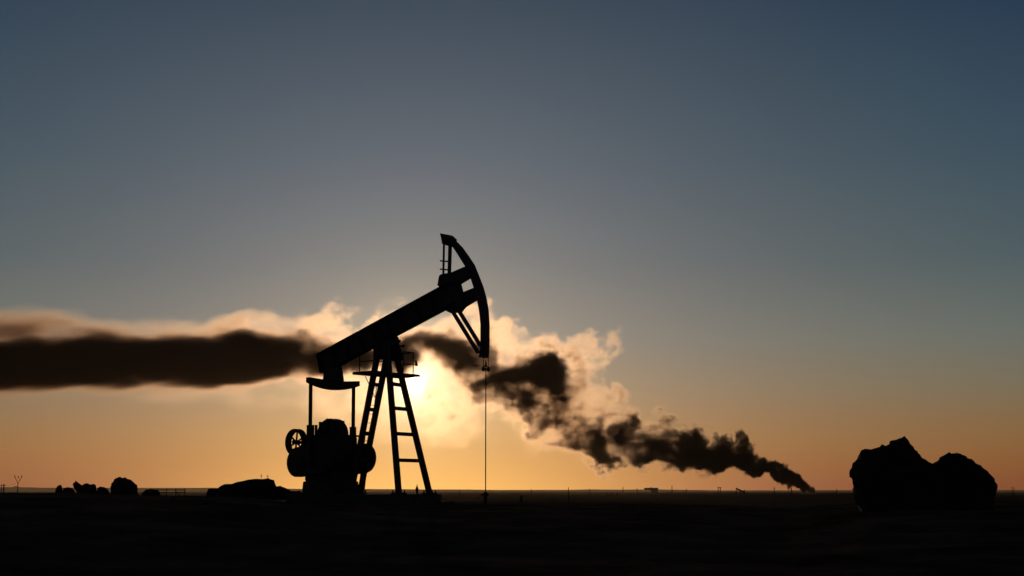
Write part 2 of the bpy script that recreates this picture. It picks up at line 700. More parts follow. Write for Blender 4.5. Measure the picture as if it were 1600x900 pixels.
    add_cyl(bm, (xa, -0.42, za + 0.05), (xa, 0.46, za + 0.05), 0.13, seg=20)
    add_box(bm, xa - 0.2, xa + 0.2, 0.22, 0.46, za - 0.05, za + 0.05)
    add_box(bm, xa - 0.2, xa + 0.2, -0.42, -0.22, za - 0.05, za + 0.05)
    link('center_bearing', bm, S, saddle)
    bm = new()
    p = L3(622, 541, 0.46)
    add_bar(bm, p, p + Vector((0.18, 0.05, 0.0)), 0.05, 0.05)
    add_cyl(bm, p + Vector((0.15, 0.05, 0.0)), p + Vector((0.26, 0.08, 0.02)), 0.055, 0.01, seg=10)
    link('grease_nozzle', bm, S, saddle)
    # ---- service platform with hand rails
    px, pz = loc_on(604, 585.5, 0)
    XH, YH = 0.47, 1.08
    bm = new()
    zt = pz + 0.03
    for sx in (-1, 1):
        add_bar(bm, (px + sx * XH, -YH, pz), (px + sx * XH, YH, pz), 0.06, 0.08)
    for k in range(5):
        y = -YH + 0.03 + (2 * YH - 0.06) * k / 4
        add_bar(bm, (px - XH + 0.03, y, pz), (px + XH - 0.03, y, pz), 0.06, 0.076)
    hx, hy = 0.33, 0.46                                     # deck plates leave an opening for the legs
    add_box(bm, px - XH, px + XH, -YH, -hy, zt + 0.012, zt + 0.02)
    add_box(bm, px - XH, px + XH, hy, YH, zt + 0.012, zt + 0.02)
    deck = link('platform', bm, S, pump)
    hr = 0.78
    for sgn in (-1, 1):
        bm = new()
        rx, ry, ri = XH * 0.7, YH * 0.86, 0.45
        for (x, y) in ((-rx, sgn * ry), (rx, sgn * ry), (rx, sgn * ri)):
            add_cyl(bm, (px + x, y, pz), (px + x, y, pz + hr), 0.018, seg=8)
        for hgt in (hr * 0.5, hr):
            add_tube(bm, [(px - rx, sgn * ry, pz + hgt), (px + rx, sgn * ry, pz + hgt), (px + rx, sgn * ri, pz + hgt)], 0.017)
        link('hand_rail', bm, S, deck)
    # small lamp bracket on the outer rail corner
    bm = new()
    c = Vector((px + XH * 0.7, YH * 0.86, pz + hr * 0.5))
    add_bar(bm, c, c + Vector((0.10, 0.06, 0.0)), 0.03, 0.03)
    add_cyl(bm, c + Vector((0.10, 0.06, -0.05)), c + Vector((0.07, 0.05, 0.14)), 0.055, 0.02, seg=10)
    link('rail_bracket', bm, S, deck)
    # ladder from the platform down the rear face
    bm = new()
    ta = Vector((px - XH + 0.02, -0.10, pz))
    la = L3(581, 605, 0.0)
    lb = L3(567.5, 715, 0.0)
    dv = (lb - la).normalized()
    lend = la + dv * ((la.z - ztop) / -dv.z)
    for sy in (-0.02, 0.24):
        add_cyl(bm, la + Vector((0, sy, 0.15)), lend + Vector((0, sy, 0)), 0.013, seg=8)
    n = int((la.z - ztop) / 0.3)
    for k in range(n):
        p = la + dv * (0.3 * k)
        add_cyl(bm, p + Vector((0, -0.02, 0)), p + Vector((0, 0.24, 0)), 0.009, seg=6)
    link('ladder', bm, S, pump)
    bm = new()
    add_cyl(bm, L3(571, 588, -0.4), L3(587.5, 624, -0.27), 0.014, seg=8)
    link('platform_brace', bm, S, pump)
    # ---- horsehead
    head = empty('horse_head', (0, 0, 0))
    head.parent = pump
    outer = [(698, 366.5), (704, 368.5), (712, 375.5), (723, 386.5), (733, 400.5), (742, 414), (748.5, 430), (755.5, 448), (760.8, 467), (764, 486), (765.2, 506), (765.2, 536), (764, 559)]
    inner = [(706.5, 385), (712, 393), (727, 417), (735, 434), (740, 450), (745, 468), (748.5, 487), (750.5, 506), (750.5, 538), (748, 558.5)]
    HW = 0.15
    po = poly_on(outer, HW)
    pi_ = poly_on(inner, -HW)
    bm = new()
    add_prism(bm, po + pi_[::-1], -HW, HW)
    arc = link('arc_plate', bm, S, head)
    tip = poly_on([(690.5, 365), (704, 367.5), (711, 374), (707, 386), (694, 382), (692, 371)], 0)
    bm = new()
    add_prism(bm, tip, -0.10, 0.10)
    link('head_cap', bm, S, head)
    for nm, pl, yw in (
            ('hub_plate', [(690.5, 429), (704, 426.5), (719, 444), (722.5, 458), (727, 479), (720, 487.5), (706, 489.5), (696, 484.5), (684, 470), (688, 447.5), (685.5, 446.5), (688, 432)], 0.07),
            ('strut', [(703, 427.2), (728, 416.5), (736, 434), (716, 446)], 0.045),
            ('strut', [(721, 458), (741, 450), (746, 468.5), (726, 480.5)], 0.045)):
        bm = new()
        add_prism(bm, poly_on(pl, 0), -yw, yw)
        link(nm, bm, S, head)
    bm = new()
    add_bar(bm, L3(702, 430, 0), L3(703.5, 378, 0), 0.10, 0.075, up=(1, 0, 0))
    link('brace', bm, S, head)
    for (a, b) in (((708, 488), (747, 551)), ((718, 487), (750.5, 540))):
        bm = new()
        add_bar(bm, L3(*a, 0), L3(*b, 0), 0.09, 0.11, up=(0, 1, 0))
        link('brace', bm, S, head)
    bm = new()
    add_cyl(bm, L3(692.7, 430, 0), L3(694.0, 370, 0), 0.036, seg=8)
    for v in (408, 421):
        add_cyl(bm, L3(688, v - 0.5, 0), L3(700, v + 0.6, 0), 0.024, seg=8)
    link('ladder', bm, S, head)
    # ---- bridle: two wire ropes and the carrier bar
    Yb = 0.0
    tip_l, tip_r = L3(754.7, 558, -0.09), L3(762.4, 558, 0.09)
    cb = L3(759.2, 577, 0.0)
    bm = new()
    dy = 0.115
    for sy in (-dy, dy):
        add_cyl(bm, (cb.x, sy, L3(758, 556, 0).z), (cb.x, sy, cb.z), 0.012, seg=8)
    link('bridle', bm, S, pump)
    bm = new()
    add_bar(bm, cb + Vector((0, -0.17, 0)), cb + Vector((0, 0.17, 0)), 0.07, 0.05)
    for sy in (-dy, dy):
        add_cyl(bm, cb + Vector((0, sy, -0.065)), cb + Vector((0, sy, 0.08)), 0.045, seg=12)
    link('carrier_bar', bm, S, pump)
    return cb, ztop, zl


CB, ZTOP, ZLOW = build_pump()


def pump_world(p):
    return Vector((p[0] * CX + p[1] * SX, -p[0] * SX + p[1] * CX, p[2])) + P0


def build_well():
    c = pump_world(CB)
    _, zw = loc_on(758.5, 770, 0)
    rod = empty('polished_rod', (c.x, c.y, zw))
    tag(rod, 'thin polished rod hanging from the carrier bar into the wellhead', 'rod')
    bm = new()
    add_cyl(bm, (0, 0, -0.1), (0, 0, c.z - zw + 0.28), 0.017, seg=10)
    link('rod', bm, M_STEEL, rod)
    bm = new()
    z = c.z - zw
    add_cyl(bm, (0, 0, z + 0.08), (0, 0, z + 0.13), 0.05, seg=12)
    add_cyl(bm, (0, 0, z + 0.13), (0, 0, z + 0.22), 0.03, seg=12)
    link('rod_clamp', bm, M_STEEL, rod)
    wh = empty('wellhead', (c.x, c.y, 0))
    tag(wh, 'short black wellhead standing under the thin rod', 'wellhead')
    gz = ground_z(c.x, c.y)
    bm = new()
    add_cyl(bm, (0, 0, gz - 0.1), (0, 0, zw - 0.10), 0.055, seg=14)
    link('casing', bm, M_RUST, wh)
    bm = new()
    add_cyl(bm, (0, 0, zw - 0.10), (0, 0, zw - 0.02), 0.10, seg=16)
    add_cyl(bm, (0, 0, zw - 0.02), (0, 0, zw + 0.03), 0.06, 0.04, seg=14)
    link('stuffing_box', bm, M_RUST, wh)
    bm = new()
    add_cyl(bm, (0, 0, zw - 0.055), (-0.16, 0.02, zw - 0.055), 0.022, seg=8)
    link('outlet', bm, M_RUST, wh)


build_well()

# bottle shaped pipe stub on the foundation between the front legs
pw = pump_world(L3(651.5, 770, 0.15))
stub = empty('pipe_stub', (pw.x, pw.y, ZTOP))
tag(stub, 'slim upright pipe stub with a narrow neck on the foundation between the front legs', 'pipe')
bm = new()
add_cyl(bm, (0, 0, 0), (0, 0, 0.22), 0.03, seg=10)
add_cyl(bm, (0, 0, 0.08), (0, 0, 0.20), 0.05, seg=12)
link('pipe', bm, M_RUST, stub)
bm = new()
add_cyl(bm, (0, 0, 0.22), (0, 0, 0.26), 0.035, 0.016, seg=10)
add_cyl(bm, (0, 0, 0.26), (0, 0, 0.31), 0.014, seg=8)
link('cap', bm, M_RUST, stub)


# ------------------------------------------------------------------ rocks: traced outlines given a real body
def rock(name, label, outline, dist, depth, cat='rock', group=None, rough=0.05, material=None, rings=14, sub=3, seed=0, base=None):
    """outline: picture points of the visible top edge, left to right; the body is rounded front to back and
    reaches a little below the ground"""
    pts = [at(u, v, dist) for u, v in outline]
    xs = [p.x for p in pts]
    cx = (min(xs) + max(xs)) / 2
    gz = min(ground_z(cx, dist), min(p.z for p in pts)) - 0.25
    # densify
    dens = []
    poly = [Vector((p.x - cx, p.z)) for p in pts]
    poly = [Vector((poly[0].x + 0.04 * (poly[-1].x - poly[0].x), gz))] + poly + [Vector((poly[-1].x - 0.04 * (poly[-1].x - poly[0].x), gz))]
    for a, b in zip(poly, poly[1:]):
        m = max(1, int((b - a).length / 0.06))
        for k in range(m):
            dens.append(a + (b - a) * (k / m))
    dens.append(poly[-1])
    n = len(dens)
    bm = new()
    rows = []
    for i in range(rings + 1):
        t = i / rings
        y = (t - 0.22) * depth
        # steep broken front face, widest about a fifth of the way in, tapering behind
        s = math.sqrt(max(0.0, 1 - ((0.18 - t) / 0.18) ** 2)) * 0.30 + 0.70 if t < 0.18 else max(0.03, 1 - ((t - 0.18) / 0.82) ** 1.6)
        row = []
        for p in dens:
            q = Vector((p.x * s, y, gz + (p.y - gz) * s))
            nz = mnoise.noise_vector(Vector((q.x * 1.6 + seed, q.y * 1.6, q.z * 1.6)))
            nz2 = mnoise.noise_vector(Vector((q.x * 6 + seed, q.y * 6, q.z * 6)))
            k = 0.45 if 0.1 < t < 0.3 else 1.0
            nz3 = mnoise.noise_vector(Vector((q.x * 17 + seed, q.y * 17, q.z * 17)))
            q = q + nz * rough * k * 0.7 + nz2 * rough * 0.9 + nz3 * rough * 0.6
            row.append(bm.verts.new(q))
        rows.append(row)
    for i in range(rings):
        for k in range(n - 1):
            bm.faces.new([rows[i][k], rows[i][k + 1], rows[i + 1][k + 1], rows[i + 1][k]])
        bm.faces.new([rows[i][n - 1], rows[i][0], rows[i + 1][0], rows[i + 1][n - 1]])
    bm.faces.new(rows[0])
    bm.faces.new(rows[-1][::-1])
    o = link(name, bm, material or M_ROCK, smooth=False)
    o.location = (cx, dist, 0)
    tag(o, label, cat, group)
    return o


rock('boulder', 'taller left hump of the great boulder pair at the right, with a knobbly left face',
     [(1341, 790), (1334, 775), (1333, 757), (1331, 745), (1329.5, 736), (1332.5, 724), (1340.5, 719), (1342, 708), (1350, 701.5), (1358, 702.5), (1370, 700),
      (1378, 695), (1388, 692), (1393, 686.5), (1399, 684.5), (1407, 683), (1416, 687), (1422, 694.5), (1431, 706), (1441, 717.5), (1455, 725), (1468, 742), (1480, 790)],
     38.0, 2.6, 'boulder', rough=0.08, seed=3)
rock('boulder', 'lower right hump of the great boulder pair, rounded and sloping down to the right',
     [(1440, 790), (1446, 735), (1456, 724.5), (1463, 719.5), (1472, 713), (1481, 708.5), (1493, 707.3), (1501, 710), (1508, 713), (1518, 718.5), (1528, 727), (1539, 736),
      (1550, 747.5), (1554, 755), (1556.5, 761), (1554, 768), (1551, 775), (1552, 790)],
     38.4, 2.4, 'boulder', rough=0.07, seed=11)
# left rocks
rock('boulder', 'large rounded boulder, biggest of the rocks left of the mound',
     [(173, 780), (173.5, 760), (175, 755), (178, 752), (180, 748), (186, 746), (195, 746), (204, 749), (211, 754), (215, 760), (216, 780)],
     62, 1.1, 'boulder', rough=0.04, seed=5)
rock('rock', 'low flat-topped rock just right of the biggest left boulder',
     [(221, 776), (223, 770), (228, 765), (236, 763.5), (246, 765), (250, 770), (252, 778)], 60, 0.8, 'rock', rough=0.015, seed=9)
rock('rock', 'small upright rounded rock at the far left end of the rubble row',
     [(86.5, 772), (87, 764), (90, 759), (95, 757), (97, 760), (98.5, 772)], 60, 0.35, 'rock', rough=0.008, seed=12)
rock('rock', 'low flat rock lying between the upright rock and the tilted slab',
     [(98, 772), (99, 763), (105, 761), (112, 762), (116, 765), (118, 772)], 60.3, 0.5, 'rock', rough=0.008, seed=13)
rock('rock', 'thin slab leaning up at an angle with its tip raised to the left',
     [(123, 770), (119, 761), (113.8, 756.5), (114.5, 754.5), (117, 753.5), (117.6, 751), (119, 751.5), (127, 757.5), (131, 762), (133, 770)], 60, 0.25, 'rock', rough=0.006, seed=14)
rock('rock', 'blocky rubble rock with a stepped top beside the leaning slab',
     [(126, 772), (128, 758), (132, 756), (134, 755), (138, 755), (140, 757), (147, 756), (150, 758), (150.5, 763), (153, 772)], 60.4, 0.5, 'rock', rough=0.008, seed=15)
rock('rock', 'small hump of rock between the stepped rubble and the biggest left boulder',
     [(150, 774), (153, 762), (157, 760), (163, 761), (168, 764), (171, 769), (173, 776)], 60.7, 0.5, 'rock', rough=0.008, seed=16)
rock('mound', 'long rocky earth mound rising to a blunt ledge left of the pump jack',
     [(322, 776), (324, 769), (327, 764), (334, 763), (341, 763), (346, 759), (352, 756), (358, 756.5), (364, 755.5), (371, 753), (382, 751), (390, 749), (400, 748), (412, 748.5),
      (420, 747), (424, 749), (429, 750), (430, 754), (432, 759), (436, 775)], 58, 2.2, 'mound', rough=0.02, seed=21)
rock('mound', 'low earth hump at the right foot of the ledged mound',
     [(430, 776), (432, 760), (438, 759), (445, 762), (450, 764), (455, 767), (470, 767), (476, 776)], 57, 1.2, 'mound', rough=0.015, seed=22)


def weed(u, v, dist, h, label, seed):
    rnd = random.Random(seed)
    p = at(u, v, dist)
    bm = new()
    add_cyl(bm, (0, 0, -0.05), (0.01, 0, h), 0.012, 0.006, seg=6)
    for k in range(5):
        z = h * rnd.uniform(0.35, 0.9)
        a = rnd.uniform(0, 6.28)
        add_cyl(bm, (0, 0, z), (0.05 * math.cos(a), 0.05 * math.sin(a), z + 0.05), 0.009, 0.004, seg=5)
    o = link('weed', bm, M_GRASS)
    o.location = p
    tag(o, label, 'weed')


weed(408, 748.5, 58, 0.19, 'taller dry weed on the crown of the ledged mound', 1)
weed(418, 747.5, 58, 0.10, 'shorter dry weed near the ledge of the mound', 2)

# short posts in front of the plain right of the wellhead
for (u, v0, v1, w, lab) in ((814, 774, 786, 0.10, 'stubby leaning post right of the wellhead'), (888, 768.5, 779, 0.035, 'thin stake right of the stubby post, near the faint pole')):
    p = at(u, v1, 56)
    g0 = ground_z(p.x, p.y)
    h = (v1 - v0) / FPX * 56
    bm = new()
    add_cyl(bm, (0, 0, g0 - p.z - 0.1), (0.02, 0, h * 0.55), w * 0.75, w * 0.55, seg=9)
    add_cyl(bm, (0.02, 0, h * 0.55), (0.0, 0, h), w * 0.55, w * 0.35, seg=9)
    o = link('post', bm, M_WOOD)
    o.location = p
    tag(o, lab, 'post')


# ------------------------------------------------------------------ rail fence far left
def fence():
    d = 150.0
    a, b = at(247, 775, d), at(288, 775, d)
    o = empty('rail_fence', ((a.x + b.x) / 2, d, 0))
    tag(o, 'low rail fence running right from the flat-topped rock', 'fence')
    n = 4
    gz = ground_z((a.x + b.x) / 2, d)
    for k in range(n):
        x = -1.4 + 2.8 * k / (n - 1)
        bm = new()
        add_bar(bm, (x, 0, gz - 0.2), (x, 0, EYE + 0.25), 0.07, 0.07, up=(0, 1, 0))
        link('post', bm, M_WOOD, o)
    for v in (765.5, 769.5):
        z = EYE - (v - HORIZON) / FPX * d
        bm = new()
        add_bar(bm, (-1.4, -0.05, z), (1.45, -0.05, z), 0.08, 0.09)
        link('rail', bm, M_WOOD, o)


fence()


# ------------------------------------------------------------------ poles, far things
def pole(u, vtop, dist, label, group=None, arm=0.0, style='tee', thick=0.14):
    p = at(u, HORIZON, dist)
    gz = ground_z(p.x, p.y)
    h = EYE + (HORIZON - vtop) / FPX * dist - gz
    o = empty('utility_pole', (p.x, p.y, gz))
    tag(o, label, 'pole', group)
    bm = new()
    add_cyl(bm, (0, 0, -0.3), (0, 0, h * (0.86 if style == 'vee' else 1)), thick, thick * 0.7, seg=8)
    link('shaft', bm, M_WOOD, o)
    if style == 'tee' and arm:
        bm = new()
        add_bar(bm, (-arm, 0, h - thick), (arm, 0, h - thick), thick, thick)
        link('cross_arm', bm, M_WOOD, o)
    if style == 'vee':
        bm = new()
        add_tube(bm, [(0, 0, h * 0.84), (-arm, 0, h)], thick * 0.5)
        add_tube(bm, [(0, 0, h * 0.84), (arm, 0, h)], thick * 0.5)
        link('cross_arm', bm, M_WOOD, o)
        for sx in (-1, 0, 1):
            bm = new()
            zz = h + (0 if sx else -0.02 * h)
            add_cyl(bm, (sx * arm, 0, zz - 0.02), (sx * arm, 0, zz + 0.35), 0.09, 0.06, seg=8)
            link('insulator', bm, M_STEEL, o)
        bm = new()
        add_bar(bm, (-0.75, 0, h * 0.74), (0.05, 0, h * 0.74), 0.12, 0.12)
        link('bracket', bm, M_STEEL, o)
    return o


pole(27.5, 746, 260, 'pole with a forked wire carrier, standing left of the rubble row', arm=0.62, style='vee', thick=0.10)
pole(1.8, 757.5, 330, 'left one of the two close low poles at the far left edge', arm=0.35, thick=0.12)
pole(5.7, 757, 330, 'right one of the two close low poles at the far left edge, thicker', arm=0.32, thick=0.19)
G = 'distant poles along the horizon'
for i, (u, vt, d, arm, lab) in enumerate((
        (718, 765.5, 900, 0.0, 'short pole on the plain left of the thin rod'),
        (830, 764, 1500, 0.0, 'faint short pole on the plain right of the stubby post'),
        (888.2, 761.5, 1300, 0.0, 'distant pole left of the low dark vehicles row'),
        (921.5, 763.5, 1300, 0.0, 'lower distant pole, next right of the pole by the stake'),
        (973.5, 761, 2200, 0.0, 'faint pole well left of the flat-roofed shed'),
        (995.5, 763, 1600, 0.4, 'short pole closest left of the flat-roofed shed'),
        (1050, 759.5, 1500, 0.5, 'tallest far pole, right of the flat-roofed shed'),
        (1072.5, 764, 1700, 0.0, 'short pole between the tallest far pole and the parked dark vehicle'),
        (1209.8, 762, 1400, 0.9, 'pole with a broad cross arm under the smoke'),
        (1236.5, 762.5, 1400, 0.5, 'short thick pole just left of where the smoke starts'),
        (1272.5, 763, 1000, 0.28, 'pole just right of where the smoke starts'),
        (1307.5, 764, 1200, 0.35, 'last thin pole before the boulder pair'),
        (1581.5, 760, 900, 0.0, 'taller of the two thin poles at the right edge'),
        (1584.5, 761.5, 900, 0.0, 'lower of the two thin poles at the right edge'))):
    pole(u, vt, d, lab, G, arm=arm, thick=0.0003 * d * (1.5 if i == 9 else 1))


def add_wire(a, b, label):
    bm = new()
    pts = []
    for k in range(9):
        t = k / 8
        p = a + (b - a) * t
        p.z -= 4 * t * (1 - t) * 0.35
        pts.append(p)
    add_tube(bm, pts, 0.016, 5)
    o = link('power_line', bm, M_STEEL)
    tag(o, label, 'wire')


add_wire(at(24.3, 754.3, 260) + Vector((0, 0, 0)), at(5.5, 756.8, 330), 'slack wire from the forked pole to the two low poles')


def shed():
    d = 2300.0
    k = d / FPX
    p = at(1017.5, HORIZON, d)
    gz = ground_z(p.x, p.y)
    o = empty('shed', (p.x, p.y, gz))
    tag(o, 'long flat-roofed shed on the horizon with a raised top and open base', 'building')
    zt = EYE + (HORIZON - 762.3) * k - gz
    zb = EYE + (HORIZON - 765.4) * k - gz
    w = 10.2 * k
    bm = new()
    add_box(bm, -w, w, -5, 5, zb, zt - 0.9)
    link('wall', bm, M_WALL, o)
    bm = new()
    add_box(bm, -w - 0.5, w + 0.5, -5.6, 5.6, zt - 0.9, zt)
    add_box(bm, -1.6, 1.0, -1.0, 1.0, zt, zt + 0.8)
    link('roof', bm, M_WALL, o)
    for x0, x1 in ((0.1 * w, 0.95 * w),):
        bm = new()
        add_box(bm, -0.05 * w + x0 * 0, x1, -4, 4, -0.5, zb)
        link('base_wall', bm, M_WALL, o)
    for j in range(6):
        bm = new()
        x = -w * 0.85 + j * w * 0.34
        add_box(bm, x, x + w * 0.16, -5.06, -5.0, zb + 0.8, zb + 1.9)
        link('window', bm, M_STEEL, o)


shed()


def tank_tower():
    d = 1500.0
    k = d / FPX
    p = at(1124, HORIZON, d)
    gz = ground_z(p.x, p.y)
    o = empty('tank_tower', (p.x, p.y, gz))
    tag(o, 'squat tower with a flat wide top on thin legs left of the far pump jack', 'tower')
    zt = EYE + (HORIZON - 761.5) * k - gz
    bm = new()
    add_cyl(bm, (0, 0, zt - 0.9), (0, 0, zt), 1.7, 2.2, seg=14)
    link('tank', bm, M_WALL, o)
    for sx in (-1, 1):
        for sy in (-1, 1):
            bm = new()
            add_bar(bm, (sx * 1.45, sy * 1.2, -0.3), (sx * 1.2, sy * 1.0, zt - 0.88), 0.3, 0.3, up=(1, 0, 0))
            link('leg', bm, M_STEEL, o)
    bm = new()
    add_bar(bm, (-1.3, -1.1, zt * 0.62), (1.3, -1.1, zt * 0.62), 0.2, 0.2)
    link('cross_bar', bm, M_STEEL, o)


tank_tower()


def far_pump():
    d = 820.0
    k = d / FPX
    p = at(1156, HORIZON, d)
    gz = ground_z(p.x, p.y)
    o = empty('pump_jack', (p.x, p.y, gz))
    tag(o, 'tiny far pump jack on the plain, its beam dipping to the right', 'pump jack')

    def Q(u, v, y=0.0):
        return Vector(((u - 1156) * k, y, EYE + (HORIZON - v) * k - gz))
    bm = new()
    add_bar(bm, Q(1150.0, 763.0), Q(1163, 769.3), 0.5, 0.85, up=(0, 0, 1))
    link('walking_beam', bm, M_STEEL, o)
    bm = new()
    add_prism(bm, [(q.x, q.z) for q in (Q(1161.3, 768.8), Q(1162.0, 766), Q(1162.9, 765), Q(1163.6, 766), Q(1163.5, 770.2), Q(1162.4, 772.4), Q(1161.3, 771.5))], -0.25, 0.25)
    link('horse_head', bm, M_STEEL, o)
    for (a, b, y) in (((1156.5, 766.5), (1153.8, 774, -0.7)[:2], -0.6), ((1156.5, 766.5), (1153.8, 774), 0.6), ((1156.5, 766.5), (1158.6, 774), -0.6), ((1156.5, 766.5), (1158.6, 774), 0.6)):
        bm = new()
        q = Q(*b, y * 1.3)
        q.z = -0.1
        add_bar(bm, Q(*a, y * 0.4), q, 0.24, 0.24, up=(1, 0, 0))
        link('leg', bm, M_STEEL, o)
    for y in (-0.8, 0.8):
        bm = new()
        add_bar(bm, Q(1150.6, 764.5, y), Q(1149.4, 770.5, y), 0.16, 0.16, up=(1, 0, 0))
        link('pitman_arm', bm, M_STEEL, o)
        bm = new()
        c = Q(1149.8, 770.0, y)
        add_cyl(bm, c + Vector((0, -0.18, 0)), c + Vector((0, 0.18, 0)), 0.75, seg=16)
        link('counterweight', bm, M_STEEL, o)
    bm = new()
    c = Q(1150.2, 771)
    add_box(bm, c.x - 0.7, c.x + 0.7, -0.55, 0.55, 0, c.z + 0.3)
    link('gear_box', bm, M_STEEL, o)
    bm = new()
    c = Q(1163.3, 771)
    add_cyl(bm, (c.x, 0, -0.1), (c.x, 0, c.z), 0.12, seg=8)
    link('bridle', bm, M_STEEL, o)


far_pump()


def vehicle(u, vbase, dist, Lm, label, group=None):
    p = at(u, HORIZON, dist)
    gz = ground_z(p.x, p.y)
    o = empty('parked_truck', (p.x, p.y, gz))
    tag(o, label, 'truck', group)
    bm = new()
    add_prism(bm, [(-Lm / 2, 0.5), (Lm / 2, 0.5), (Lm / 2, 1.2), (Lm * 0.2, 1.35), (Lm * 0.1, 2.1), (-Lm * 0.45, 2.2), (-Lm / 2, 1.9)], -0.9, 0.9)
    link('body', bm, M_STEEL, o)
    for x in (-Lm * 0.3, Lm * 0.32):
        for y in (-0.95, 0.7):
            bm = new()
            add_cyl(bm, (x, y, 0.45), (x, y + 0.25, 0.45), 0.45, seg=14)
            link('wheel', bm, M_STEEL, o)


vehicle(1105.5, 769, 1100, 1.9, 'small dark vehicle alone left of the tower with the wide top')
for i, (u, L_, lab) in enumerate(((948.5, 3.2, 'leftmost of the three dark specks of vehicles on the plain'), (954.5, 4.2, 'middle and longest of the three dark vehicles on the plain'), (963, 2.6, 'right one of the three dark vehicles on the plain'))):
    vehicle(u, 769, 1250, L_, lab, 'dark vehicles far out on the plain')


def bush(u, dist, w, h, label, seed):
    rnd = random.Random(seed)
    p = at(u, HORIZON, dist)
    gz = ground_z(p.x, p.y)
    bm = new()
    for k in range(60):
        a = rnd.uniform(0, 6.28)
        r = w / 2 * math.sqrt(rnd.random())
        z = h * rnd.random() * (1 - 0.6 * (r / (w / 2)) ** 2)
        c = Vector((r * math.cos(a), r * math.sin(a), z))
        s = w * 0.14
        vs = [bm.verts.new(c + Vector((rnd.uniform(-s, s), rnd.uniform(-s, s), rnd.uniform(-s, s)))) for _ in range(3)]
        bm.faces.new(vs)
    o = link('bush', bm, M_GRASS)
    o.location = (p.x, p.y, gz)
    tag(o, label, 'bush', 'dark bushes dotted over the far plain')


for i, (u, d, w, h) in enumerate(((13, 420, 1.2, 1.0), (43, 460, 1.3, 0.9), (57, 440, 1.2, 0.8), (286, 240, 1.2, 0.9), (694, 700, 2.0, 2.2), (712, 720, 1.8, 2.2), (747, 700, 1.4, 2.6), (751.5, 700, 2.2, 2.4),
                                  (789, 650, 1.6, 2.0), (796, 700, 2.2, 2.4), (821, 800, 2.2, 2.6), (862, 760, 2.4, 2.4), (898, 700, 1.2, 3.4), (1264, 500, 0.9, 1.0), (1590, 520, 1.2, 2.1))):
    bush(u, d, w, h, 'dark scrubby bush dotted on the far plain near the horizon', i)


# ------------------------------------------------------------------ dry grass along the crest
def build_grass():
    rnd = random.Random(4)
    bm = new()
    for k in range(5200):
        u = rnd.uniform(-250, 1850)
        d = rnd.choice((rnd.uniform(48, 56), rnd.uniform(20, 56)))
        x = (u - 800) / FPX * d
        y = d
        if mnoise.noise((x * 0.25, y * 0.25, 2.0)) < -0.05:
            continue
        z = ground_z(x, y)
        h = rnd.uniform(0.03, 0.10)
        for q in range(3):
            a = rnd.uniform(0, 6.28)
            w = 0.006
            bx, by = x + rnd.uniform(-.06, .06), y + rnd.uniform(-.06, .06)
            lean = rnd.uniform(0, 0.05)
            v = [bm.verts.new((bx - w * math.cos(a), by - w * math.sin(a), z - 0.02)), bm.verts.new((bx + w * math.cos(a), by + w * math.sin(a), z - 0.02)),
                 bm.verts.new((bx + lean * math.cos(a + 1), by + lean * math.sin(a + 1), z + h))]
            bm.faces.new(v)
    o = link('grass', bm, M_GRASS)
    tag(o, 'sparse short dry grass and stubble over the dark ground', 'grass', kind='stuff')


build_grass()


# ------------------------------------------------------------------ the smoke plume
SD = 2000.0                                             # ground distance of the fire
SS = SD / FPX


